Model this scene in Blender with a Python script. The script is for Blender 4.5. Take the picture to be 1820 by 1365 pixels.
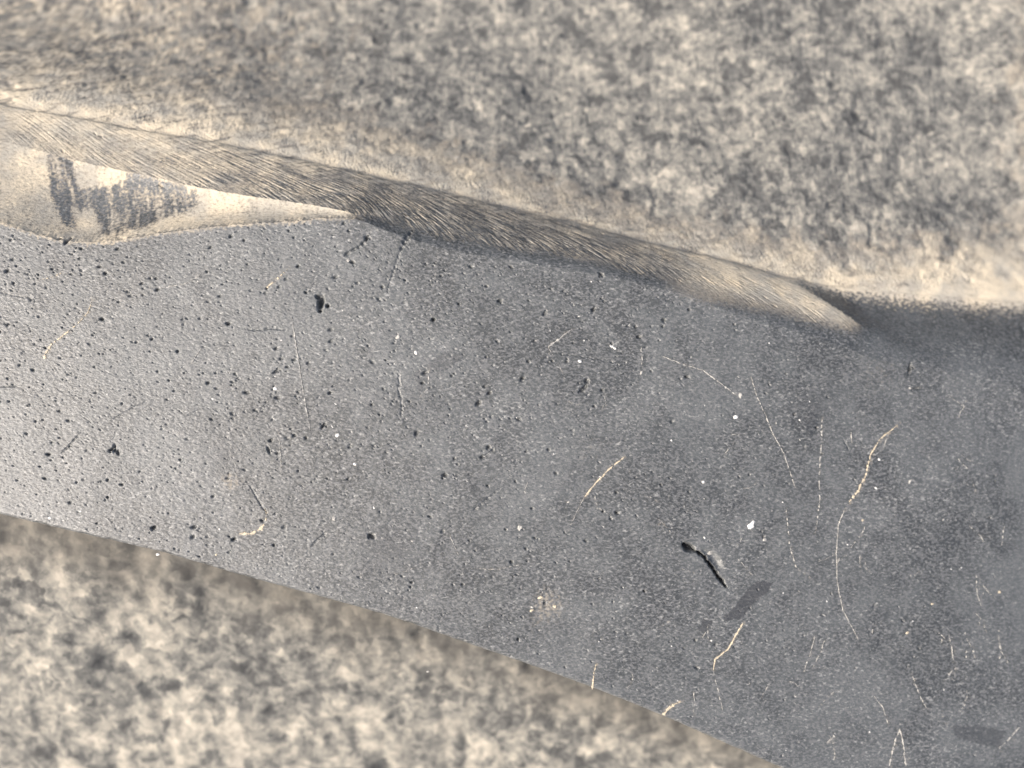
import bpy, math
import numpy as np
from mathutils import Vector

for o in list(bpy.data.objects):
    bpy.data.objects.remove(o, do_unlink=True)
sc = bpy.context.scene
COL = sc.collection
RAD = math.radians

# ------------------------------------------------------------------ camera
HC = 0.10                     # camera height above the smooth face (metres)
W = 0.12                      # width of the frame on the smooth face
K = W / 1820.0                # metres per photo pixel on the smooth face
cam_d = bpy.data.cameras.new('camera')
cam = bpy.data.objects.new('camera', cam_d)
COL.objects.link(cam)
cam.location = (0, 0, HC)
cam.rotation_euler = (0, 0, 0)          # looks straight down on the stone
cam_d.sensor_width = 36.0
cam_d.lens = 36.0 * HC / W
cam_d.clip_start = 0.002
cam_d.clip_end = 50.0
cam_d.dof.use_dof = True
cam_d.dof.focus_distance = HC + 0.0008
cam_d.dof.aperture_fstop = 10.0
sc.camera = cam

# ------------------------------------------------------------------ light
SUN_AZ = RAD(197)             # light comes from the left, a little from below
SUN_EL = RAD(42)
world = bpy.data.worlds.new('World')
sc.world = world
world.use_nodes = True
wn = world.node_tree.nodes
wl = world.node_tree.links
bg = wn['Background']
sky = wn.new('ShaderNodeTexSky')
sky.sky_type = 'NISHITA'
sky.sun_disc = False
sky.sun_elevation = SUN_EL
sky.sun_rotation = math.pi / 2 - SUN_AZ
sky.air_density = 1.0
sky.dust_density = 8.0
sky.ozone_density = 0.6
wl.new(sky.outputs[0], bg.inputs[0])
bg.inputs[1].default_value = 0.10
sun_d = bpy.data.lights.new('sun', 'SUN')
sun_d.energy = 1.35
sun_d.angle = RAD(14)
sun_d.color = (1.0, 0.985, 0.96)
sun = bpy.data.objects.new('sun', sun_d)
COL.objects.link(sun)
sdir = Vector((math.cos(SUN_AZ) * math.cos(SUN_EL), math.sin(SUN_AZ) * math.cos(SUN_EL), math.sin(SUN_EL)))
sun.rotation_euler = sdir.to_track_quat('Z', 'Y').to_euler()

sc.view_settings.view_transform = 'Standard'
sc.view_settings.look = 'None'
sc.view_settings.exposure = 1.25
sc.view_settings.gamma = 1.0
sc.view_settings.use_curve_mapping = False
sc.render.engine = 'CYCLES'
sc.render.resolution_x = 1024
sc.render.resolution_y = 768

# ------------------------------------------------------------------ helpers
rng = np.random.default_rng(11)


def vnoise(x, y, seed):
    """smooth 2D gradient noise, about -0.7..0.7"""
    r = np.random.default_rng(seed)
    n = 512
    ang = r.random((n, n)).astype(np.float32) * 2 * np.pi
    gx, gy = np.cos(ang), np.sin(ang)
    xi = np.floor(x).astype(np.int64)
    yi = np.floor(y).astype(np.int64)
    fx = (x - xi).astype(np.float32)
    fy = (y - yi).astype(np.float32)
    u = fx * fx * fx * (fx * (fx * 6 - 15) + 10)
    v = fy * fy * fy * (fy * (fy * 6 - 15) + 10)

    def g(dx, dy):
        a = (xi + dx) % n
        b = (yi + dy) % n
        return gx[a, b] * (fx - dx) + gy[a, b] * (fy - dy)
    return (g(0, 0) * (1 - u) + g(1, 0) * u) * (1 - v) + (g(0, 1) * (1 - u) + g(1, 1) * u) * v


def fbm(x, y, seed, octv=4, rough=0.5):
    s = 0
    a = 1.0
    f = 1.0
    for k in range(octv):
        s = s + a * vnoise(x * f + 17.3 * k, y * f - 9.1 * k, seed + k)
        a *= rough
        f *= 2.03
    return s


def sstep(a, b, x):
    t = np.clip((x - a) / (b - a), 0, 1)
    return t * t * (3 - 2 * t)


def curve(pts, smooth=True):
    p = np.array(pts, float)
    xs, ys = p[:, 0], p[:, 1]
    # monotone-ish cubic through the points
    m = np.gradient(ys, xs)

    def f(x):
        x = np.asarray(x, float)
        xc = np.clip(x, xs[0], xs[-1])
        i = np.clip(np.searchsorted(xs, xc) - 1, 0, len(xs) - 2)
        h = xs[i + 1] - xs[i]
        t = (xc - xs[i]) / h
        r = ((2 * t**3 - 3 * t**2 + 1) * ys[i] + (t**3 - 2 * t**2 + t) * h * m[i]
             + (-2 * t**3 + 3 * t**2) * ys[i + 1] + (t**3 - t**2) * h * m[i + 1])
        r = r + np.where(x > xs[-1], (x - xs[-1]) * m[-1], 0) + np.where(x < xs[0], (x - xs[0]) * m[0], 0)
        return r
    return f


def inpoly(px, py, poly):
    c = np.zeros(px.shape, bool)
    n = len(poly)
    for i in range(n):
        x1, y1 = poly[i]
        x2, y2 = poly[(i + 1) % n]
        if y1 == y2:
            continue
        hit = ((y1 > py) != (y2 > py)) & (px < (x2 - x1) * (py - y1) / (y2 - y1) + x1)
        c ^= hit
    return c


# measurements taken on the photograph are in photo pixels; a point at depth d
# below the smooth face lies at (X, Y) in metres:
def mx(px, d=0.0):
    return (px - 910.0) * K * (1 + d / HC)


def my(py, d=0.0):
    return -(py - 682.5) * K * (1 + d / HC)


def face_depth(X, Y):
    """the smooth face is very slightly domed, falling away to the right"""
    u = np.clip(X + 0.030, 0, None)
    return 0.5 * u * u / 0.52 + 0 * Y


# ------------------------------------------------------------------ outline of the stone, metres
U_px = curve([(-300, 372), (-120, 372), (0, 395), (60, 414), (130, 429), (200, 427), (300, 412), (400, 401), (520, 393), (630, 390),
              (700, 415), (780, 440), (900, 462), (1050, 486), (1200, 520), (1320, 562), (1450, 600),
              (1530, 630), (1620, 655), (1720, 672), (1820, 682), (2150, 700)])
T_px = curve([(-300, 150), (0, 186), (200, 222), (400, 258), (600, 298), (800, 343), (1000, 392), (1150, 430),
              (1300, 466), (1400, 494), (1500, 510), (1600, 521), (1700, 530), (1820, 538), (2150, 550)])
M_px = curve([(-300, 190), (0, 248), (130, 283), (250, 310), (350, 334), (430, 350), (520, 364), (600, 380), (660, 396)])
B_px = curve([(-300, 840), (0, 914), (130, 945), (300, 985), (420, 1020), (560, 1058), (700, 1098), (820, 1140), (950, 1185), (1080, 1233),
              (1200, 1282), (1300, 1326), (1395, 1368), (1600, 1462), (1800, 1550), (2150, 1690)])
DT_px = curve([(-300, .0085), (0, .0080), (300, .0078), (600, .0082), (900, .0086), (1200, .0070), (1400, .0052),
               (1600, .0050), (1820, .0052), (2150, .006)])     # drop of the worn edge below the face


def build_outline(X):
    """Y of bottom edge, face top, crease and ledge for world columns X"""
    def solve(fpx, dfun):
        px = X / K + 910.0
        y = np.zeros_like(X)
        for _ in range(12):
            d = dfun(px, X, y)
            px = X / (K * (1 + d / HC)) + 910.0
            y = my(fpx(px), d)
        return y, d
    fd = lambda px, X, y: face_depth(X, y)
    yB, _ = solve(B_px, fd)
    yU, _ = solve(U_px, fd)
    yT, dT = solve(T_px, lambda px, X, y: DT_px(px) + face_depth(X, y))
    yM, _ = solve(M_px, lambda px, X, y: 0.0045 + face_depth(X, y))
    return yB, yU, yM, yT, dT


NX_IN = 1330
x_in = np.linspace(mx(-30), mx(1850), NX_IN)
x_l = mx(-30) - np.linspace(1, 0, 110)[:-1] * 0.034
x_r = mx(1850) + np.linspace(0, 1, 110)[1:] * 0.034
far = np.linspace(0, 1, 16)[1:] ** 1.4 * .085
Xc = np.concatenate([(x_l[0] - far)[::-1], x_l, x_in, x_r, x_r[-1] + far])
NX = len(Xc)
yB, yU, yM, yT, dT = build_outline(Xc)
yU0, yT0 = yU.copy(), yT.copy()
yT = yT + K * 3.5 * fbm(Xc / .007, Xc * 0 + .5, 9, 4, .55)
yTop = np.full(NX, 0.17)
NF, NE, NR = 540, 180, 150
rows = []
tf = np.linspace(0, 1, NF)
for t in tf:
    rows.append(yB + (yU - yB) * t)
te = np.linspace(0, 1, NE + 1)[1:]
for t in te:
    rows.append(yU + (yT - yU) * t)
tr = (np.linspace(0, 1, NR + 1)[1:]) ** 1.9
for t in tr:
    rows.append(yT + (yTop - yT) * t)
Y = np.array(rows)
NV = Y.shape[0]
X = np.broadcast_to(Xc, Y.shape).copy()
FD = face_depth(X, Y)
# the crease between chip and face is ragged: bend the measure a little close to it
Yj = Y + (K * np.interp(X / K + 910, [600, 700], [2.6, 1.5]) * fbm(X / .0011, Y / .0011, 7, 4, .7)
          * np.exp(-((Y - yU) / .0007) ** 2))
t_e = np.clip((Yj - yU) / (yT - yU), 0, 1)            # 0 face .. 1 ledge
s_r = np.clip(Y - yT, 0, None)                        # distance beyond the ledge
PXF = X / K + 910.0                                   # along-stone measure (photo px on the face)
DTc = dT - face_depth(Xc, yT)

# -------- worn edge profile
pw = np.interp(PXF, [-300, 560, 700, 820, 1150, 1300, 1450, 1700, 2200], [1.0, 1.0, 1.15, 1.4, 1.45, 1.4, 1.35, 1.5, 1.5])
D = DTc * t_e ** pw
# scooped chip on the left, between the face and the crease
t_m = np.clip((Yj - yU) / np.maximum(yM - yU, 1e-5), 0, 1)
amp = np.interp(Xc / K + 910, [-300, -60, 0, 120, 300, 450, 560, 650], [.0003, .0004, .0007, .0015, .0016, .0011, .0006, 0])
scoop = np.sin(np.pi * np.clip(t_m, 0, 1) ** 0.85) * (t_m < 1) * (Yj > yU)
D = D + amp * np.clip(scoop, 0, 1) ** 0.85
# second hollow at the right: ridge runs from (1290,455) down to (1535,582)
PX0 = 910 + X / (K * (1 + (D + FD) / HC))
PY0 = 682.5 - Y / (K * (1 + (D + FD) / HC))
ridge_y = np.interp(PX0, [1150, 1290, 1360, 1420, 1480, 1535, 1600, 1700, 1820], [400, 452, 486, 512, 548, 584, 632, 700, 760])
beyond = ridge_y - PY0                                # >0: on the far side of the ridge
hol = sstep(0, np.interp(PX0, [1450, 1560], [.35, 1.0]), t_e) * sstep(0, 42, beyond) * sstep(1330, 1440, PX0) * sstep(2300, 1500, PX0)
D = D + 0.0013 * hol * (s_r <= 0)
hump = np.exp(-((beyond + 4) / 30.0) ** 2) * sstep(1180, 1330, PX0) * sstep(1560, 1480, PX0)
D = D - 0.0004 * hump * sstep(0, .3, t_e) * (s_r <= 0)

# -------- rough flank beyond the ledge: gentle ledge, then falling away
slope = np.interp(Xc / K + 910, [-300, 0, 500, 1000, 1500, 2200], [.62, .56, .48, .38, .26, .18])
s1 = 0.010
A_f = np.interp(Xc / K + 910, [-300, 0, 500, 1000, 1500, 2200], [.0005, .001, .004, .006, .0035, .002])
D = D + A_f * (1 - np.exp(-s_r / .0095)) + slope * .75 * s_r
D = D + .12 * np.clip(-X - .002, 0, None) * sstep(0, .022, s_r)
und = fbm(X * 38, (Y - yT) * 52, 301, 3)
D = D + 0.0016 * und * sstep(0.001, 0.012, s_r)
D = D - np.interp(Xc / K + 910, [1500, 1700, 1850, 2100], [0, 0, .001, .004]) * sstep(0.004, 0.03, s_r)

# soften the foot of the worn edge where it meets the ledge
kk = np.exp(-0.5 * (np.arange(-30, 31) / 11.0) ** 2)
kk /= kk.sum()
Dp = np.pad(D, ((30, 30), (0, 0)), mode='edge')
Ds = sum(kk[i] * Dp[i:i + D.shape[0]] for i in range(61))
bm = np.exp(-((Y - yT) / .0011) ** 2) * sstep(0, .3, t_e)
D = D * (1 - bm) + Ds * bm
DEP = FD + D
PXA = 910 + X / (K * (1 + DEP / HC))                  # where it sits, in photo pixels
PYA = 682.5 - Y / (K * (1 + DEP / HC))

# ------------------------------------------------------------------ relief
isF = np.clip(1 - t_e / 0.25, 0, 1)
isR = sstep(0.0, 0.004, s_r)
isE = sstep(0, np.interp(PXF, [560, 720, 950, 1400, 1500], [.04, .28, .4, .5, .3]), t_e) * (1 - isR)
arc = Y + 0.8 * D                                      # roughly a length down the slope
# fine grain of the face and coarser roughness of the flank
rel = 0.000015 * fbm(X / .00045, arc / .00045, 21, 3, .7) * (1 + .5 * isE)
rel += 0.000035 * fbm(X / .004, arc / .004, 41, 3) + 0.00012 * fbm(X / .022, arc / .022, 45, 2)
rough = fbm(X / .0021, arc / .0018, 51, 4, .58)
rel += isR * (0.00022 * rough - 0.0004 * np.clip(fbm(X / .0042, arc / .0030, 61, 3) - .38, 0, None) * 3)
# combed striations on the worn edge
H = (yT - yU)
t_u = (Y - yU0) / (yT0 - yU0)
q = X / .001 + (12.0 * np.where(t_u > 1, 1 + 2.4 * (t_u - 1), np.clip(t_u, 0, 1) ** 2.4) + 0.65 * (Y - yU0) / .001)
str1 = fbm(q * 2.8, np.clip(t_u, 0, 6) * 6.0, 71, 4, .75) * (.55 + 1.1 * np.clip(fbm(X / .0035, t_u * 3, 78, 2) + .35, 0, 1))
q2 = X / .001 + 0.30 * Y / .001
str2 = fbm(q2 * 1.1, Y / .006, 75, 3, .6)
left = sstep(660, 600, PXF) * (t_m < 1)
strn = str1 * (1 - left) + str2 * left * .07
stramp = isE * (0.25 + 0.75 * sstep(0.05, .5, t_e)) * np.interp(PXA, [0, 300, 600, 1300, 1450, 1500], [.5, .8, 1, 1, .8, .35])
ledge_f = sstep(.006, .0, s_r)
rel += 0.00011 * strn * stramp + 0.00010 * str1 * isR * ledge_f
# drop-in specks where striations are
carve = np.zeros_like(X)


def col_index(x):
    return int(np.clip(np.searchsorted(Xc, x), 0, NX - 1))


def carve_blob(x, y, rx, ry, ang, depth, power=3.0):
    R = max(rx, ry) * 1.5
    i0, i1 = col_index(x - R), col_index(x + R) + 1
    ic = min(col_index(x), NX - 1)
    c = Y[:, ic]
    j0 = max(int(np.searchsorted(c, y - R * 1.25)) - 2, 0)
    j1 = min(int(np.searchsorted(c, y + R * 1.25)) + 3, NV)
    if j1 - j0 < 1 or i1 - i0 < 1:
        return
    dx = X[j0:j1, i0:i1] - x
    dy = Y[j0:j1, i0:i1] - y
    ca, sa = math.cos(ang), math.sin(ang)
    a = (dx * ca + dy * sa) / rx
    b = (-dx * sa + dy * ca) / ry
    r = np.sqrt(a * a + b * b)
    v = depth * np.exp(-r ** power * 0.9)
    carve[j0:j1, i0:i1] = np.maximum(carve[j0:j1, i0:i1], v)


def carve_line(pts, w, depth, seed=0, jag=0.25):
    p = np.array(pts, float)
    r = np.random.default_rng(seed)
    cum = np.concatenate([[0], np.cumsum(np.hypot(*(p[1:] - p[:-1]).T))])
    tt_ = np.arange(0, cum[-1], .7)
    cx = np.interp(tt_, cum, p[:, 0]) + 6 * jag * fbm(tt_ / 9, tt_ * 0 + seed, 801, 3)
    cy = np.interp(tt_, cum, p[:, 1]) + 6 * jag * fbm(tt_ / 9, tt_ * 0 + seed + 40, 811, 3)
    wm = np.clip(.58 + .8 * fbm(tt_ / 7, tt_ * 0 + seed + 80, 821, 3), .15, 1.2)
    tp = np.clip(np.minimum(tt_, cum[-1] - tt_) / 8 + .35, 0, 1)
    for k in range(len(tt_)):
        c = (cx[k], cy[k])
        ww = w * wm[k] * tp[k]
        carve_blob(mx(c[0], fdp(c)), my(c[1], fdp(c)), ww * K, ww * K, 0, depth * (.6 if depth > .001 else .36) * (.4 + wm[k]), 2.2)


def fdp(c):
    x = mx(c[0])
    return float(face_depth(np.array(x), np.array(0.0)))


# pits: dense in the upper left, sparse to the right
n = 0
while n < 4800:
    x = rng.uniform(-20, 1840)
    y = rng.uniform(380, 1365)
    dens = np.interp(x, [0, 300, 600, 900, 1200, 1500, 1820], [1, 1, .9, .7, .42, .2, .12])
    dens *= np.interp(y, [400, 560, 800, 1000, 1365], [1.1, 1, .75, .55, .55])
    if rng.random() > dens:
        continue
    n += 1
    if y < U_px(x) + 6 or y > B_px(x) - 3:
        continue
    r = rng.choice([.65, .9, 1.15, 1.6, 2.2], p=[.50, .28, .14, .06, .02])
    e = rng.uniform(.7, 2.0)
    d = fdp((x, y))
    carve_blob(mx(x, d), my(y, d), r * e * K, r * K, rng.uniform(-.6, .9), r * K * rng.uniform(1.6, 3.2), 2.4)
# bigger holes and cracks seen on the face
for (x, y, rx, ry, a, dp) in [(1270, 996, 26, 13, -.95, .00055), (1258, 984, 14, 9, -.5, .0004), (570, 538, 15, 7, 1.45, .0013), (566, 528, 6, 5, 0, .0008), (203, 797, 10, 3.5, 1.5, .0006),
                              (198, 799, 8, 3, .5, .0006), (208, 804, 7, 3, -1.0, .0006), (272, 938, 6, 4, .5, .0007),
                              (660, 953, 8, 5, -.6, .0007), (850, 717, 7, 4.5, .7, .0006), (790, 845, 5.5, 4.5, 0, .0006),
                              (490, 660, 9, 3, .7, .0004), (574, 757, 9, 3, 1.0, .0005), (477, 800, 9, 3, -1.2, .0004),
                              (740, 770, 7, 5, 1.2, .0005), (868, 795, 4, 4, 0, .0005), (888, 534, 6, 4, .3, .0005),
                              (770, 568, 4.5, 4.5, 0, .0007), (1055, 550, 7, 3.5, 1, .0005), (968, 557, 6, 4, 1, .0004),
                              (118, 428, 9, 4, .9, .0008), (104, 424, 5, 3, .2, .0006), (405, 575, 5, 4, 0, .0006),
                              (1069, 488, 7, 4, -.8, .0005), (1180, 568, 5, 4, 0, .0004), (1620, 655, 14, 4, 1.3, .0005),
                              (1632, 690, 12, 2.5, 0.2, .0004), (1412, 737, 3, 3, 0, .0004), (652, 424, 8, 3, 1.2, .0006)]:
    d = fdp((x, y))
    carve_blob(mx(x, d), my(y, d), rx * .72 * K, ry * .62 * K, a, dp * .8)
    for _ in range(2):
        carve_blob(mx(x + rng.normal(0, rx * .4), d), my(y + rng.normal(0, ry * .7), d), ry * .4 * K, ry * .4 * K, rng.uniform(-1, 1), dp * .5)
carve_line([(1217, 967), (1228, 976), (1240, 981), (1252, 990), (1262, 1003), (1272, 1018), (1284, 1034), (1292, 1045)], 3.0, .0018, 1, .55)
carve_line([(1216, 968), (1224, 974), (1234, 979)], 6.5, .0022, 2, .15)
carve_line([(1043, 672), (1042, 684), (1036, 692), (1028, 698)], 4.0, .0009, 4, .15)
carve_line([(652, 416), (650, 428), (640, 438), (622, 446), (612, 455)], 2.6, .0006, 5)
carve_line([(732, 408), (722, 425), (712, 445)], 4.0, .0007, 6)
carve_line([(712, 445), (700, 480), (688, 520)], 1.8, .0003, 7)
carve_line([(838, 911), (856, 895), (874, 880), (891, 866)], 2.0, .00035, 8, .1)
carve_line([(109, 806), (128, 786), (146, 766)], 1.8, .0003, 9, .1)
carve_line([(552, 972), (566, 958), (582, 944)], 2.0, .0003, 10, .1)
carve_line([(140, 735), (168, 755)], 1.2, .0002, 11, .1)
carve_line([(0, 688), (30, 686)], 1.6, .0003, 12, .1)
carve_line([(0, 520), (40, 528), (62, 531)], 1.3, .00025, 13, .1)
carve_line([(435, 585), (460, 587), (480, 584), (508, 586)], 2.2, .00035, 14, .4)
carve_line([(855, 815), (872, 803), (878, 796)], 2.5, .0005, 15)
carve_line([(710, 660), (708, 690), (715, 720), (712, 740)], 2.0, .00035, 16, .5)
carve_line([(1510, 800), (1500, 780)], 2.0, .0003, 17)
carve_line([(1000, 630), (1060, 638), (1110, 650)], 1.3, .00025, 18, .5)
carve_line([(200, 745), (240, 722), (265, 712)], 1.4, .0002, 19)
carve_line([(330, 740), (365, 722)], 1.4, .0002, 20)
carve_line([(445, 865), (462, 895), (476, 915)], 2.0, .0003, 21)
# dark nicks on the worn edge and holes on the flank
for k in range(26):
    x = rng.uniform(0, 1400)
    t = rng.uniform(.25, 1.0)
    i = col_index(mx(x, .004))
    y = yU[i] + (yT[i] - yU[i]) * t
    r = rng.uniform(1.2, 2.6)
    carve_blob(Xc[i], y, r * 2.0 * K, r * .8 * K, rng.uniform(-.9, -.2), r * K * 1.6)
for k in range(220):
    i = int(rng.integers(20, NX - 20))
    y = yT[i] + rng.uniform(.006, .06)
    r = rng.uniform(4, 9) if rng.random() < .3 else rng.uniform(2, 5)
    carve_blob(Xc[i], y, r * 1.5 * K, r * .9 * K, rng.uniform(-.3, .7), r * K * rng.uniform(.5, 1.2), 2.5)

# lip of the bottom edge: tiny rounding and nicks
db = Y - yB
lip = np.clip(1 - db / .00045, 0, 1)
nick = np.clip(fbm(X / .0016, X * 0, 91, 3), -.1, 1)
DEP = DEP + lip ** 2 * (.00022 + .00025 * nick)
fade = np.clip(db / .0006, 0, 1)
DEP = DEP - rel * (0.3 + 0.7 * fade) + carve * (0.2 + .8 * fade)
Z = -DEP

# ------------------------------------------------------------------ pale scratches and veins (photo pixels)
TAN, PAL, M_WHITE_ = 'tan', 'pale', 'white'
marks = [
    ([(78, 634), (92, 612), (118, 592), (142, 572), (156, 556), (165, 532)], 2.2, .6, TAN, .5),
    ([(340, 645), (358, 618)], 1.6, .7, PAL, .3),
    ([(519, 562), (526, 612), (537, 682), (547, 742), (553, 770)], .9, 1.0, PAL, .15),
    ([(474, 512), (490, 498), (513, 478)], 1.8, .8, TAN, .8),
    ([(494, 766), (498, 795), (500, 830)], 1.0, 1.1, PAL, .5),
    ([(423, 948), (446, 949), (462, 941), (471, 931)], 1.6, 2.7, TAN, .1),
    ([(471, 931), (474, 914), (470, 902)], 1.2, .6, TAN, .4),
    ([(975, 616), (992, 604), (1016, 585)], 3.0, .8, PAL, .1),
    ([(1038, 884), (1060, 858), (1085, 832), (1112, 810)], 1.9, 1.1, TAN, .3),
    ([(1038, 884), (1024, 912), (1010, 945)], 1.0, .5, PAL, .4),
    ([(1176, 632), (1215, 648), (1250, 658), (1282, 682), (1312, 704)], .9, 1.4, PAL, .3),
    ([(1335, 668), (1345, 702), (1361, 738), (1375, 772), (1394, 806), (1408, 848), (1416, 872)], .9, .9, PAL, .4),
    ([(1462, 742), (1461, 790), (1457, 842), (1458, 892), (1450, 950)], 1.6, .8, PAL, .7),
    ([(1600, 754), (1566, 780), (1548, 810), (1540, 846), (1526, 874), (1509, 894)], 1.0, 2.2, TAN, .35),
    ([(1506, 900), (1491, 932), (1488, 985), (1490, 1040), (1500, 1086), (1530, 1142)], .9, .8, PAL, .3),
    ([(1322, 1106), (1306, 1134), (1295, 1154), (1271, 1172), (1268, 1192)], 1.7, 1.3, TAN, .05),
    ([(1268, 1192), (1276, 1225), (1286, 1268)], .9, .6, PAL, .7),
    ([(1178, 1272), (1192, 1256), (1211, 1246)], 2.8, 1.8, TAN, .05),
    ([(1053, 1228), (1055, 1202), (1060, 1178)], 1.9, .8, TAN, .3),
    ([(1450, 1130), (1441, 1164), (1429, 1197)], 1.1, 1.0, PAL, .4),
    ([(1602, 1296), (1590, 1330), (1583, 1364)], 1.5, 1.7, PAL, .25),
    ([(1602, 1298), (1609, 1330), (1613, 1364)], 1.2, 1.5, PAL, .25),
    ([(1792, 932), (1785, 974)], 1.5, 1.2, PAL, .5),
    ([(1690, 1128), (1697, 1160), (1698, 1182)], 1.1, 1.0, PAL, .4),
    ([(1622, 1196), (1636, 1234), (1650, 1262)], .8, .9, PAL, .5),
    ([(1820, 1296), (1798, 1320), (1780, 1336)], 1.5, 1.0, PAL, .3),
    ([(798, 948), (806, 966), (816, 988)], 1.2, .7, PAL, .5),
    ([(1398, 904), (1404, 968), (1416, 1010), (1446, 1030)], 1.2, .7, PAL, .7),
    ([(1140, 616), (1142, 656)], 1.0, .8, PAL, .5),
    ([(285, 512), (330, 504), (352, 492), (366, 474)], 1.0, .8, PAL, .6),
    ([(762, 652), (762, 690), (745, 706)], .9, .8, PAL, .6),
    ([(1083, 612), (1092, 618), (1096, 621)], 2.2, 1.4, M_WHITE_, .0),
    ([(1445, 1190), (1460, 1160), (1470, 1130)], .6, .6, PAL, .7),
    ([(1740, 1022), (1742, 1060), (1752, 1085)], 1.1, .9, PAL, .5),
    ([(1780, 1132), (1785, 1160), (1800, 1185)], 1.1, .9, PAL, .4),
    ([(1555, 1238), (1572, 1260), (1580, 1288)], .9, .8, PAL, .4),
    ([(1580, 770), (1572, 800)], .9, .9, PAL, .6),
    ([(1513, 765), (1516, 790)], .9, .7, PAL, .5),
    ([(845, 1010), (880, 1012), (925, 1004)], .7, 1.0, PAL, .5),
    ([(700, 1022), (735, 1010)], .6, .8, PAL, .6),
    ([(1690, 1205), (1695, 1195), (1706, 1188)], 2.0, 1.6, PAL, .3),
    ([(1470, 1322), (1486, 1308)], 1.8, 1.6, PAL, .3),
    ([(60, 500), (95, 492), (110, 484)], .8, .7, TAN, .8),
]
# faint branching veins, denser towards the lower right
for k in range(85):
    x, y = rng.uniform(900, 1815), rng.uniform(600, 1355)
    if rng.random() > np.interp(x, [900, 1300, 1820], [.25, .6, 1]) or y < U_px(x) + 25 or y > B_px(x) - 12:
        continue
    a = rng.choice([1.45, 1.75, .85, -.6]) + rng.normal(0, .25)
    pts = [(x, y)]
    for _ in range(int(rng.integers(2, 5))):
        a += rng.normal(0, .35)
        L = rng.uniform(7, 17)
        pts.append((pts[-1][0] + L * math.cos(a), pts[-1][1] + L * math.sin(a)))
    if any(q_[1] > B_px(q_[0]) - 8 or q_[0] > 1818 for q_ in pts):
        continue
    marks.append((pts, rng.uniform(.45, .9), rng.uniform(.3, .7), PAL, .75))
    if rng.random() < .35:
        b_ = pts[1]
        marks.append(([b_, (b_[0] + rng.uniform(-16, 16), b_[1] + rng.uniform(6, 18))], .6, .35, PAL, .7))

# ------------------------------------------------------------------ colour masks (dust that lies on the stone, rubbed places, painted shade in the right hollow)
wx = 9 * fbm(X / .0009, arc / .0009, 101, 3, .6)
wy = 9 * fbm(X / .0009, arc / .0009, 111, 3, .6)
px, py = PXA + wx, PYA + wy
n_f = fbm(X / .00045, arc / .00045, 121, 3, .65)
n_m = fbm(X / .0030, arc / .0030, 131, 4, .6)
n_h = fbm(X / .0034 + Y / .01, (arc - .47 * np.minimum(X, 0)) / .0010, 151, 4, .65)
dust = np.zeros_like(X)
mott = isR * np.clip(sstep(.002, .010, s_r) * 1.0 + .0, 0, 1)
# scooped chip
in_s = (t_m < 1) * (t_e > 0) * sstep(660, 600, PXA)
def softpoly(poly):
    acc = np.zeros_like(X)
    box = (PXA > -80) & (PXA < 480) & (PYA > 200) & (PYA < 470)
    for k in range(6):
        ax = PXA[box] + 12 * fbm(X[box] / .0005, arc[box] / .0005, 600 + 7 * k, 3, .7)
        ay = PYA[box] + 15 * fbm(q2[box] * 1.6, Y[box] / .004, 640 + 7 * k, 3, .65)
        acc[box] += inpoly(ax, ay, poly) / 6.0
    return acc


rub = softpoly([(83, 262), (128, 283), (138, 336), (200, 330), (240, 306), (300, 322), (345, 338), (352, 366), (300, 384),
                      (262, 402), (215, 413), (160, 422), (112, 398), (88, 345)])
rub2 = softpoly([(126, 370), (166, 370), (182, 412), (140, 424)])
ds = 0.82 + .55 * n_f + .25 * np.clip(n_m, -1, .2) + .04 * str2
ds = ds * (1 - rub) + rub * (.16 + .75 * np.clip(str2, -.2, 1) + .65 * n_f)
ds = ds * (1 - rub2) + rub2 * (.75 + .2 * n_f)
strip = sstep(86, 60, px)
ds = ds * (1 - strip) + strip * (.80 + .22 * str2 + .55 * n_f)
dust = dust + in_s * ds
# ragged lower border of the chip: dust spills a little onto the face
below = (PYA - U_px(PXA))
spill = sstep(9, -2, below + 9 * n_f) * (t_e <= 0) * sstep(650, 600, PXA)
dust = np.maximum(dust, spill * .6)
# roll between the crease and the ledge
in_r = isE * (1 - np.clip(in_s, 0, 1)) * (s_r <= 0)
dr = np.interp(PXA, [0, 250, 450, 650, 850, 1000, 1150, 1300, 1450, 1500, 1545], [.66, .58, .45, .34, .26, .34, .42, .75, .85, .85, .06])
dr = dr + np.interp(PXA, [0, 300, 600, 1300, 1450, 1540], [.45, .7, 1.1, 1.15, .7, .05]) * str1 + .28 * n_f
dr = dr * np.interp(t_e, [0, .18, .5, 1], [.35, .75, 1, .95])
dr = dr + sstep(.70, 1.0, t_e + .2 * n_m) * np.clip(.30 + .9 * n_h, 0, .8) * sstep(1500, 1350, PXA)
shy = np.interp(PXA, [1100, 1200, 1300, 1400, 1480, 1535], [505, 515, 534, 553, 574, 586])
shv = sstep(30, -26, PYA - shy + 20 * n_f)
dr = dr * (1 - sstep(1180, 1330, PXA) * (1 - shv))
dust = dust * (1 - in_r) + in_r * dr
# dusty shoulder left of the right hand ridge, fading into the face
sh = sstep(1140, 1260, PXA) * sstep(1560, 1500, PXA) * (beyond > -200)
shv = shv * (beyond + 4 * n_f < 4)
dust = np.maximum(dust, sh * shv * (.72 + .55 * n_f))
# hollow on the far side of the ridge: its shade painted by leaving dust off
dk_shade = (beyond + 4 * n_f > 3) * sstep(1385, 1430, PXA) * (s_r <= 0)
dust = dust * (1 - dk_shade) + dk_shade * (.05 + .10 * n_f + .8 * sstep(.80, 1.0, t_e + .25 * n_f))
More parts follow.
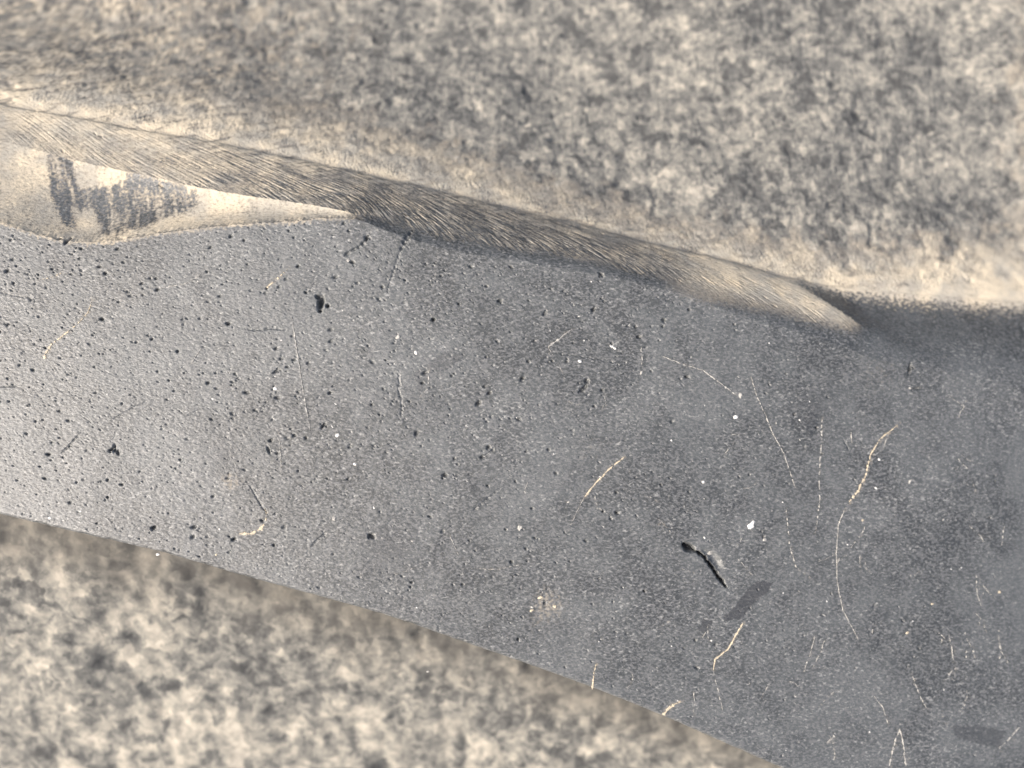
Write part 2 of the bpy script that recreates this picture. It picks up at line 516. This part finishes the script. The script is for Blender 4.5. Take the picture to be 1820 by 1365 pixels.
# ledge beyond the worn edge: pale dust, breaking up with distance
ln = np.interp(PXA, [0, 300, 650, 1000, 1200, 1450, 1650, 1820], [.0045, .004, .005, .004, .0035, .0035, .005, .006])
lv = np.interp(PXA, [0, 250, 500, 650, 850, 1000, 1180, 1300, 1450, 1560, 1680, 1820],
               [.62, .66, .72, .80, .80, .60, .60, .72, .80, .78, .98, 1.05])
gone = sstep(.2, 2.4, s_r / ln + 1.2 * n_m + .9 * n_h)
led = (s_r > 0) * (lv + .35 * str1 * sstep(.004, 0, s_r) + .15 * n_m + .6 * n_h) * (1 - gone)
led = led + (s_r > 0) * sstep(900, 100, PXA) * np.clip(.36 + .4 * n_m + .85 * n_h, 0, 1)
dust = np.where(s_r > 0, led, dust)
mott = np.where(s_r > 0, np.maximum(.25, sstep(.0, .7, gone)), mott)
pale = sstep(1755, 1840, PXA + 60 * n_m) * (s_r > .004)
dust = np.maximum(dust, pale * .25 * (1 + n_m))
# dusty borders along the scratches
halo = np.zeros_like(X)
for (pts, a, b, mt, br) in marks:
    p = np.array(pts)
    i0, i1 = col_index(mx(p[:, 0].min() - 14)), col_index(mx(p[:, 0].max() + 60)) + 1
    sub_x, sub_y = PXA[:NF, i0:i1], PYA[:NF, i0:i1]
    jj = np.where((sub_y.max(1) > p[:, 1].min() - 12) & (sub_y.min(1) < p[:, 1].max() + 12))[0]
    if len(jj) == 0:
        continue
    j0, j1 = jj[0], jj[-1] + 1
    gx_, gy_ = PXA[j0:j1, i0:i1], PYA[j0:j1, i0:i1]
    best = np.full(gx_.shape, 1e9)
    for (x1, y1), (x2, y2) in zip(p[:-1], p[1:]):
        L2 = (x2 - x1) ** 2 + (y2 - y1) ** 2 + 1e-9
        t = np.clip(((gx_ - x1) * (x2 - x1) + (gy_ - y1) * (y2 - y1)) / L2, 0, 1)
        best = np.minimum(best, np.hypot(gx_ - x1 - t * (x2 - x1), gy_ - y1 - t * (y2 - y1)))
    v = (.24 if mt == 'tan' else .13) * np.exp(-(best / (2.0 + 1.6 * max(a, b))) ** 2) * np.clip(.55 + 2.2 * n_f[j0:j1, i0:i1], 0, 1.6)
    halo[j0:j1, i0:i1] = np.maximum(halo[j0:j1, i0:i1], v)
dust = np.maximum(dust, halo * (t_e <= 0))
dust = np.clip(dust, 0, 1.1)
# dark greasy smear and faint stains on the face
smear = np.zeros_like(X)
sx, sy = PXA + wx * .45, PYA + wy * .45
for poly, v in [([(1284, 1098), (1305, 1080), (1325, 1052), (1345, 1032), (1374, 1036), (1362, 1056), (1340, 1072), (1322, 1098), (1292, 1104)], 1.0),
                ([(1240, 1118), (1252, 1102), (1268, 1102), (1264, 1116), (1246, 1126)], .8),
                ([(1690, 1290), (1740, 1290), (1790, 1300), (1780, 1330), (1730, 1320), (1700, 1310)], .7),
                ([(735, 665), (790, 625), (830, 628), (800, 655), (765, 665), (745, 705)], .35)]:
    smear = np.maximum(smear, v * inpoly(sx, sy, poly))
for (cx, cy, r, v) in [(682, 980, 42, .55), (400, 815, 46, .35), (300, 570, 40, .3), (1445, 735, 34, .5), (95, 470, 50, .2)]:
    smear = np.maximum(smear, v * np.exp(-(((PXA - cx) ** 2 + (PYA - cy) ** 2) / r ** 2) * (1 + .6 * n_m)))
# dusty smudges on the face
smudge = np.zeros_like(X)
for (cx, cy, r, v) in [(408, 856, 18, .34), (975, 1070, 26, .30), (960, 1100, 30, .12), (60, 890, 60, .10), (240, 520, 60, .10), (1560, 660, 60, .10),
                       (1050, 800, 50, .08), (1060, 1130, 60, .08)]:
    smudge += v * np.exp(-((PXA - cx) ** 2 + (PYA - cy) ** 2) / r ** 2) * np.clip(.8 + 1.6 * n_f, 0, 2)
dust = np.maximum(dust, smudge * (t_e <= 0))
dust = np.maximum(dust, .07 * sstep(1480, 1640, PXA) * sstep(760, 580, PYA + 20 * n_m) * (s_r <= 0) * (1 + n_f))

# ------------------------------------------------------------------ materials


def node(nt, typ, **kw):
    nd = nt.nodes.new(typ)
    for k, v in kw.items():
        setattr(nd, k, v)
    return nd


def ramp(nt, stops):
    r = nt.nodes.new('ShaderNodeValToRGB')
    e = r.color_ramp.elements
    e[0].position, e[0].color = stops[0][0], (*stops[0][1], 1)
    e[1].position, e[1].color = stops[-1][0], (*stops[-1][1], 1)
    for p, c in stops[1:-1]:
        q_ = e.new(p)
        q_.color = (*c, 1)
    return r


def noise_tex(nt, vec, scale, detail=4, rough=.55, dist=0.0):
    nz = nt.nodes.new('ShaderNodeTexNoise')
    nz.inputs['Scale'].default_value = scale
    nz.inputs['Detail'].default_value = detail
    nz.inputs['Roughness'].default_value = rough
    nz.inputs['Distortion'].default_value = dist
    nt.links.new(vec, nz.inputs['Vector'])
    return nz.outputs['Fac']


def mixc(nt, fac, a, b):
    m = nt.nodes.new('ShaderNodeMix')
    m.data_type = 'RGBA'
    for sock, v in ((m.inputs[0], fac), (m.inputs[6], a), (m.inputs[7], b)):
        if hasattr(v, 'is_linked') or isinstance(v, bpy.types.NodeSocket):
            nt.links.new(v, sock)
        elif isinstance(v, (int, float)):
            sock.default_value = v
        else:
            sock.default_value = (*v, 1)
    return m.outputs[2]


def math_n(nt, op, a, b=None, clamp=False):
    m = nt.nodes.new('ShaderNodeMath')
    m.operation = op
    m.use_clamp = clamp
    for s, v in ((m.inputs[0], a), (m.inputs[1], b)):
        if v is None:
            continue
        if isinstance(v, (int, float)):
            s.default_value = v
        else:
            nt.links.new(v, s)
    return m.outputs[0]


def maprange(nt, v, a, b, c=0.0, d=1.0):
    m = nt.nodes.new('ShaderNodeMapRange')
    m.interpolation_type = 'SMOOTHSTEP'
    nt.links.new(v, m.inputs[0])
    for i, q_ in enumerate((a, b, c, d)):
        m.inputs[i + 1].default_value = q_
    return m.outputs[0]


def attr(nt, name):
    a = nt.nodes.new('ShaderNodeAttribute')
    a.attribute_name = name
    return a.outputs['Fac']


DARK = (.038, .0416, .0424)
MID = (.089, .0962, .0972)
DUST_A = (.60, .52, .39)
DUST_B = (.40, .37, .31)


def mottle(nt, vec, scale, bias=0.0):
    """weathered stone: grey ground mass, pale crystals and dark grains"""
    n1 = noise_tex(nt, vec, scale, 4, .6, .3)
    n2 = noise_tex(nt, vec, scale * .30, 3, .5)
    n3 = noise_tex(nt, vec, scale * 2.6, 2, .5)
    # crystal grains: cells of random tone, their borders bent by noise
    wn_ = nt.nodes.new('ShaderNodeTexNoise')
    wn_.inputs['Scale'].default_value = scale * 1.6
    wn_.inputs['Detail'].default_value = 2
    nt.links.new(vec, wn_.inputs['Vector'])
    mv = nt.nodes.new('ShaderNodeVectorMath')
    mv.operation = 'MULTIPLY_ADD'
    nt.links.new(wn_.outputs['Color'], mv.inputs[0])
    mv.inputs[1].default_value = (1.1 / scale,) * 3
    nt.links.new(vec, mv.inputs[2])
    grains = []
    for f_ in (1.5, 3.4):
        vo = nt.nodes.new('ShaderNodeTexVoronoi')
        vo.inputs['Scale'].default_value = scale * f_
        nt.links.new(mv.outputs[0], vo.inputs['Vector'])
        sp_ = nt.nodes.new('ShaderNodeSeparateColor')
        nt.links.new(vo.outputs['Color'], sp_.inputs[0])
        grains.append(math_n(nt, 'SUBTRACT', sp_.outputs[0], .5))
    gsum = math_n(nt, 'ADD', math_n(nt, 'MULTIPLY', grains[0], .17), math_n(nt, 'MULTIPLY', grains[1], .15))
    n1 = math_n(nt, 'ADD', math_n(nt, 'ADD', math_n(nt, 'MULTIPLY', n1, .75), .125), gsum)
    s = math_n(nt, 'ADD', math_n(nt, 'MULTIPLY', n1, .78), math_n(nt, 'MULTIPLY', n2, .32))
    s = math_n(nt, 'ADD', s, math_n(nt, 'MULTIPLY', n3, .36))
    s = math_n(nt, 'ADD', s, bias - .235)
    r = ramp(nt, [(.33, (.060, .0605, .059)), (.42, (.108, .108, .103)), (.48, (.160, .157, .142)), (.54, (.222, .214, .188)),
                  (.62, (.31, .290, .246)), (.74, (.44, .40, .335))])
    nt.links.new(s, r.inputs[0])
    return r.outputs[0], s


def stone_material(name, ground=False):
    m = bpy.data.materials.new(name)
    m.use_nodes = True
    nt = m.node_tree
    bsdf = nt.nodes['Principled BSDF']
    tc = nt.nodes.new('ShaderNodeTexCoord')
    vec = tc.outputs['Object']
    # streaky mapping for the fine flecks: they lie along one direction
    mp = nt.nodes.new('ShaderNodeMapping')
    mp.inputs['Rotation'].default_value = (0, 0, RAD(52))
    mp.inputs['Scale'].default_value = (.65, 1.15, 1)
    nt.links.new(vec, mp.inputs['Vector'])
    svec = mp.outputs[0]
    mcol, mval = mottle(nt, vec, 300 if ground else 410, 0.015 if ground else -0.010)
    fine = noise_tex(nt, svec, 3600, 2, .6)
    bumpsrc = noise_tex(nt, svec, 2600, 3, .65)
    if ground:
        gr = attr(nt, 'edge_shade')
        col = mixc(nt, math_n(nt, 'MULTIPLY', gr, .75), mcol, (.080, .074, .065))  # darker towards the block: shade under its edge put into the ground colour
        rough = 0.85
    else:
        cloud = noise_tex(nt, vec, 60, 5, .65, .6)
        cl2 = noise_tex(nt, vec, 320, 3, .6)
        f = math_n(nt, 'ADD', math_n(nt, 'MULTIPLY', cloud, .75), math_n(nt, 'MULTIPLY', cl2, .35))
        base = mixc(nt, maprange(nt, f, .42, .68), DARK, MID)
        base = mixc(nt, math_n(nt, 'MULTIPLY', maprange(nt, fine, .43, .61), .68), base, (.155, .157, .158))
        # tiny pale mineral flecks
        fl = math_n(nt, 'ADD', noise_tex(nt, svec, 3000, 3, .6), math_n(nt, 'MULTIPLY', math_n(nt, 'SUBTRACT', noise_tex(nt, vec, 90, 3, .6), .5), .22))
        base = mixc(nt, math_n(nt, 'MULTIPLY', maprange(nt, fl, .56, .72), .62), base, (.36, .36, .345))
        sm = attr(nt, 'smear')
        base = mixc(nt, math_n(nt, 'MULTIPLY', sm, .7), base, (.030, .031, .034))
        ma = attr(nt, 'mottle')
        col = mixc(nt, ma, base, mcol)
        dn = noise_tex(nt, vec, 2200, 3, .65)
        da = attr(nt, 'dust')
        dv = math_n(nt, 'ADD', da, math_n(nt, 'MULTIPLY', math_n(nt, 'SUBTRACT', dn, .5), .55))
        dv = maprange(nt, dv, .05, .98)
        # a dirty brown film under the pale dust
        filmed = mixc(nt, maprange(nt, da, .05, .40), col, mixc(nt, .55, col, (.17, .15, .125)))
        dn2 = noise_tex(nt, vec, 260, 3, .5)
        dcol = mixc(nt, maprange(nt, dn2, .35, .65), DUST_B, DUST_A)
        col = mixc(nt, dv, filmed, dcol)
        rgh = math_n(nt, 'ADD', math_n(nt, 'MULTIPLY', cl2, .22), .36)
        rough = math_n(nt, 'MAXIMUM', rgh, math_n(nt, 'MULTIPLY', math_n(nt, 'MAXIMUM', maprange(nt, da, .02, .45), ma), .9))
    nt.links.new(col, bsdf.inputs['Base Color'])
    if isinstance(rough, float):
        bsdf.inputs['Roughness'].default_value = rough
    else:
        nt.links.new(rough, bsdf.inputs['Roughness'])
    bsdf.inputs['Specular IOR Level'].default_value = .3 if ground else .75
    bp = nt.nodes.new('ShaderNodeBump')
    bp.inputs['Strength'].default_value = .72
    bp.inputs['Distance'].default_value = .00012
    nt.links.new(bumpsrc, bp.inputs['Height'])
    nt.links.new(bp.outputs[0], bsdf.inputs['Normal'])
    return m


def fleck_material(name, c1, c2):
    m = bpy.data.materials.new(name)
    m.use_nodes = True
    nt = m.node_tree
    bsdf = nt.nodes['Principled BSDF']
    tc = nt.nodes.new('ShaderNodeTexCoord')
    nz = noise_tex(nt, tc.outputs['Object'], 2500, 3, .6)
    nt.links.new(mixc(nt, maprange(nt, nz, .35, .65), c1, c2), bsdf.inputs['Base Color'])
    bsdf.inputs['Roughness'].default_value = .85
    return m


M_STONE = stone_material('dark_stone')
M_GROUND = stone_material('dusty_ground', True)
M_TAN = fleck_material('tan_dust', (.62, .53, .38), (.40, .35, .27))
M_PALE = fleck_material('pale_grit', (.47, .455, .415), (.21, .207, .2))
M_WHITE = fleck_material('white_grit', (.78, .76, .72), (.58, .57, .54))

# ------------------------------------------------------------------ meshes


def grid_normals(P):
    du = np.gradient(P, axis=1)
    dv = np.gradient(P, axis=0)
    nrm = np.cross(du, dv)
    return nrm / np.maximum(np.linalg.norm(nrm, axis=2, keepdims=True), 1e-20)


def grid_object(name, P, mat, parent, attrs=None, N=None):
    nv, nx, _ = P.shape
    me = bpy.data.meshes.new(name)
    idx = np.arange(nv * nx).reshape(nv, nx)
    f = np.stack([idx[:-1, :-1], idx[:-1, 1:], idx[1:, 1:], idx[1:, :-1]], -1).reshape(-1)
    nf = len(f) // 4
    me.vertices.add(nv * nx)
    me.vertices.foreach_set('co', P.reshape(-1).astype(np.float32))
    me.loops.add(nf * 4)
    me.loops.foreach_set('vertex_index', f.astype(np.int32))
    me.polygons.add(nf)
    me.polygons.foreach_set('loop_start', (np.arange(nf) * 4).astype(np.int32))
    me.polygons.foreach_set('use_smooth', np.ones(nf, bool))
    me.update(calc_edges=True)
    for k, v in (attrs or {}).items():
        a = me.attributes.new(k, 'FLOAT', 'POINT')
        a.data.foreach_set('value', v.reshape(-1).astype(np.float32))
    if N is not None:
        me.normals_split_custom_set_from_vertices(N.reshape(-1, 3).tolist())
    me.materials.append(mat)
    o = bpy.data.objects.new(name, me)
    COL.objects.link(o)
    o.parent = parent
    return o


block = bpy.data.objects.new('stone_block', None)
COL.objects.link(block)
block['label'] = 'dark grey stone block with smooth pitted face, scratches and worn dusty upper edge'
block['category'] = 'stone'
block.empty_display_size = .02

P = np.stack([X, Y, Z], -1)
N = grid_normals(P)
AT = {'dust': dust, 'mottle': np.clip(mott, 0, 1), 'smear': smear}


def sub(a, b):
    return {k: v[a:b] for k, v in AT.items()}


e0, e1 = NF - 1, NF + NE - 1
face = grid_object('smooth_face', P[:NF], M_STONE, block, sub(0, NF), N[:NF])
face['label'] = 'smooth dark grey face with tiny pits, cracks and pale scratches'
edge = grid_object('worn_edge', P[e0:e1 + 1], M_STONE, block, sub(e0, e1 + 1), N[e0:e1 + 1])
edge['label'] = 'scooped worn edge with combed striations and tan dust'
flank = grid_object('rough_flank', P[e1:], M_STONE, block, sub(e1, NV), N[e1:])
flank['label'] = 'rough mottled grey and beige surface falling away behind the worn edge'
# underside: from the sharp bottom edge back and down into the ground
us = []
for k, (dy, dz) in enumerate([(0, 0), (.00012, -.0004), (.0008, -.002), (.002, -.006), (.0035, -.014), (.005, -.025), (.006, -.045)]):
    row = P[0].copy()
    row[:, 1] += dy + (0.0003 * fbm(Xc / .003, Xc * 0 + k * .7, 140, 3) * (k > 1))
    row[:, 2] += dz
    us.append(row)
us = np.array(us)[::-1]
o = grid_object('lower_flank', us, M_STONE, block, {'dust': us[:, :, 0] * 0 + .1, 'mottle': us[:, :, 0] * 0 + .35, 'smear': us[:, :, 0] * 0})

# ------------------------------------------------------------------ ground under the lower edge
GX, GY = 420, 240
gx = np.concatenate([np.linspace(-.34, -.105, 31)[:-1], np.linspace(-.105, .105, GX), np.linspace(.105, .34, 31)[1:]])
GX = len(gx)
gxx = np.broadcast_to(gx, (GY, GX)).copy()
yBg = np.interp(gx, Xc, yB) + np.where(gx > Xc[-1], (gx - Xc[-1]) * -.45, 0) + np.where(gx < Xc[0], (gx - Xc[0]) * -.3, 0)
tt = 1 - (1 - np.linspace(0, 1, GY)[:, None]) ** 1.7
gyy = -.34 + (yBg + .012 + .34) * tt
below = np.clip(yBg - gyy, -.03, None)
gap = np.interp(gx, [-.09, -.06, -.02, .02, .06, .1], [.007, .0085, .0125, .0165, .020, .022])
gd = gap + .30 * np.clip(below, 0, None) + .05 * np.clip(-below, 0, None)
gd = gd + .0016 * fbm(gxx * 45, gyy * 45, 201, 3)
gd = gd - .00055 * fbm(gxx / .0026, gyy / .0026, 211, 4, .58)
for k in range(60):
    x0, y0 = rng.uniform(-.1, .08), rng.uniform(-.08, .0)
    r0 = rng.uniform(.0003, .0010)
    jx = np.abs(gx - x0) < r0 * 3
    if not jx.any():
        continue
    sl = np.where(jx)[0]
    a, b = sl[0], sl[-1] + 1
    gd[:, a:b] += r0 * 1.0 * np.exp(-(((gxx[:, a:b] - x0) ** 2 + (gyy[:, a:b] - y0) ** 2) / r0 ** 2) ** 1.3)
for pts in ([(210, 1120), (245, 1165), (268, 1200), (285, 1225), (310, 1265)], [(0, 1075), (30, 1110), (48, 1120)], [(820, 1290), (825, 1320), (830, 1365)]):
    p = np.array(pts, float)
    for a_, b_ in zip(p[:-1], p[1:]):
        for t in np.linspace(0, 1, 14):
            c = a_ + (b_ - a_) * t
            dd = .02
            x0, y0 = mx(c[0], dd), my(c[1], dd)
            gd = np.where((np.abs(gxx - x0) < .002) & (np.abs(gyy - y0) < .002),
                          gd + .00013 * np.exp(-((gxx - x0) ** 2 + (gyy - y0) ** 2) / (.0006 ** 2)), gd)
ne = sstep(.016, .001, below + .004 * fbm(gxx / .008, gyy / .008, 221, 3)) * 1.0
G = np.stack([gxx, gyy, -gd], -1)
ground = grid_object('ground', G, M_GROUND, None, {'edge_shade': ne})
ground['kind'] = 'structure'
ground['label'] = 'blurred mottled grey and beige stone ground below the block'

# ------------------------------------------------------------------ scratches, grit
from_face = {}


def face_z(x, y):
    i = np.clip(np.searchsorted(Xc, x), 0, NX - 1)
    j = np.clip(int(np.searchsorted(Y[:, i], y)), 0, NV - 1)
    return Z[j, i]


def ribbon(name, pts, w0, w1, mat, seed, broken=0.35, lift=.00006, label=None):
    r = np.random.default_rng(seed)
    p = np.array(pts, float)
    seg = np.hypot(*(p[1:] - p[:-1]).T)
    cum = np.concatenate([[0], np.cumsum(seg)])
    n_ = max(int(cum[-1] / 1.6), 6)
    t = np.linspace(0, cum[-1], n_)
    tn = t / cum[-1]
    cx = np.interp(t, cum, p[:, 0])
    cy = np.interp(t, cum, p[:, 1])
    # round the corners, then add a little wander
    for _ in range(3):
        cx[1:-1] = (cx[:-2] + 2 * cx[1:-1] + cx[2:]) / 4
        cy[1:-1] = (cy[:-2] + 2 * cy[1:-1] + cy[2:]) / 4
    cx = cx + 1.1 * fbm(t / 14, t * 0 + seed, 400 + seed, 3)
    cy = cy + 1.1 * fbm(t / 14, t * 0 + seed + 50, 430 + seed, 3)
    tx = np.gradient(cx)
    ty = np.gradient(cy)
    L = np.hypot(tx, ty) + 1e-9
    nx_, ny_ = -ty / L, tx / L
    w = w0 + (w1 - w0) * tn
    mod = 1 + 1.3 * fbm(t / 4.5, t * 0 + 3.3, 460 + seed, 2) - 1.7 * broken * (fbm(t / 8, t * 0 + 8, 480 + seed, 2) > .05)
    mod = np.clip(mod, 0, 1.8) * np.clip(np.minimum(tn, 1 - tn) * 14, 0, 1)
    w = w * mod * 1.2
    verts, faces = [], []
    for k in range(n_):
        a = w[k] * r.uniform(.7, 1.1)
        b = w[k] * r.uniform(.7, 1.1)
        for s, h in ((-a, -.00003), (-a * .45, 1.0 * lift), (b * .45, 1.0 * lift), (b, -.00003)):
            qx, qy = cx[k] + nx_[k] * s, cy[k] + ny_[k] * s
            d = fdp((qx, qy))
            x_, y_ = mx(qx, d), my(qy, d)
            hh = h if w[k] > .15 else -.0001
            verts.append((x_, y_, face_z(x_, y_) + hh))
    for k in range(n_ - 1):
        if w[k] < .12 and w[k + 1] < .12:
            continue
        for c in range(3):
            faces.append((k * 4 + c, k * 4 + c + 1, k * 4 + 5 + c, k * 4 + 4 + c))
    if not faces:
        return
    me = bpy.data.meshes.new(name)
    me.from_pydata(verts, [], faces)
    me.materials.append(mat)
    o = bpy.data.objects.new(name, me)
    COL.objects.link(o)
    o.parent = face
    if label:
        o['label'] = label


for k, (pts, a, b, mt, br) in enumerate(marks):
    ribbon('scratch', pts, a, b, {'tan': M_TAN, 'pale': M_PALE, 'white': M_WHITE}[mt], k + 1, br)


def grit(name, x, y, rx, ry, ang, mat, seed, hgt=.35):
    r = np.random.default_rng(seed)
    d = fdp((x, y))
    X0, Y0 = mx(x, d), my(y, d)
    z0 = face_z(X0, Y0)
    rings = [(1.0, -.12), (.92, .35), (.6, .85), (.25, 1.0)]
    ns = 9
    verts, faces = [], []
    ca, sa = math.cos(ang), math.sin(ang)
    rad = 1 + .22 * r.standard_normal(ns).clip(-1.4, 1.4)
    for (q_, h) in rings:
        for k in range(ns):
            a = 2 * math.pi * k / ns
            u, v = math.cos(a) * rx * q_ * rad[k] * K, math.sin(a) * ry * q_ * rad[k] * K
            verts.append((X0 + u * ca - v * sa, Y0 + u * sa + v * ca, z0 + h * hgt * min(rx, ry) * K + r.normal(0, .03) * ry * K))
    for i in range(len(rings) - 1):
        for k in range(ns):
            faces.append((i * ns + k, i * ns + (k + 1) % ns, (i + 1) * ns + (k + 1) % ns, (i + 1) * ns + k))
    faces.append(tuple((len(rings) - 1) * ns + k for k in range(ns)))
    me = bpy.data.meshes.new(name)
    me.from_pydata(verts, [], faces)
    for p in me.polygons:
        p.use_smooth = True
    me.materials.append(mat)
    o = bpy.data.objects.new(name, me)
    COL.objects.link(o)
    o.parent = face


spots = [(739, 627, 4.2, 3.2, -.8, M_WHITE), (600, 773, 4.2, 2.8, .8, M_WHITE), (1308, 742, 5, 4, .4, M_WHITE), (1335, 934, 11, 5.5, .75, M_WHITE),
         (1030, 642, 4.6, 2.8, .1, M_WHITE), (924, 938, 5.5, 4.2, 1.2, M_PALE), (1066, 1137, 5.5, 4, .2, M_PALE), (631, 825, 3, 3, 0, M_WHITE),
         (1316, 703, 4.5, 5, 0, M_PALE), (1250, 857, 3, 3, 0, M_WHITE), (489, 690, 3.4, 3, 0, M_WHITE), (279, 986, 3.2, 2.6, 0, M_WHITE),
         (88, 921, 2.8, 2.4, 0, M_WHITE), (708, 598, 5.5, 4, .8, M_PALE), (1558, 868, 4.5, 1.8, -.7, M_WHITE), (1564, 817, 3, 2.6, 0, M_WHITE),
         (1619, 857, 6, 3, .8, M_PALE), (1615, 1127, 3.6, 2.6, .5, M_TAN), (1782, 1055, 4, 2.8, .2, M_TAN), (1535, 925, 2.6, 2.6, 0, M_TAN),
         (594, 922, 4, 5, .3, M_PALE), (1360, 960, 4, 3, .3, M_PALE), (960, 1062, 6, 2.4, .3, M_TAN), (986, 1078, 4, 2.6, -.5, M_TAN),
         (945, 1085, 4, 2, .4, M_TAN), (1140, 662, 3, 4, 0, M_PALE), (619, 463, 3.6, 3, .7, M_PALE), (80, 634, 4, 3.4, .8, M_TAN),
         (1010, 892, 3, 2, .5, M_PALE), (1680, 925, 3, 2, .2, M_PALE), (760, 1195, 3, 2, .3, M_PALE), (1735, 1160, 3, 2.4, .6, M_PALE),
         (1620, 690, 3.4, 2.6, .6, M_PALE), (1660, 1075, 3, 2, .2, M_TAN), (384, 986, 2.4, 2, .2, M_TAN), (1263, 983, 5, 3.5, .6, M_PALE)]
for k, s in enumerate(spots):
    grit('grit_speck', *s, 900 + k)
for k in range(110):
    x, y = rng.uniform(5, 1815), rng.uniform(420, 1350)
    if rng.random() > np.interp(x, [0, 700, 1820], [.45, .6, 1]):
        continue
    if y < U_px(x) + 10 or y > B_px(x) - 6:
        continue
    grit('grit_speck', x, y, rng.uniform(1.2, 2.6), rng.uniform(.9, 1.6), -.7 + rng.normal(0, .3), M_WHITE if rng.random() < .6 else M_PALE, 2000 + k)
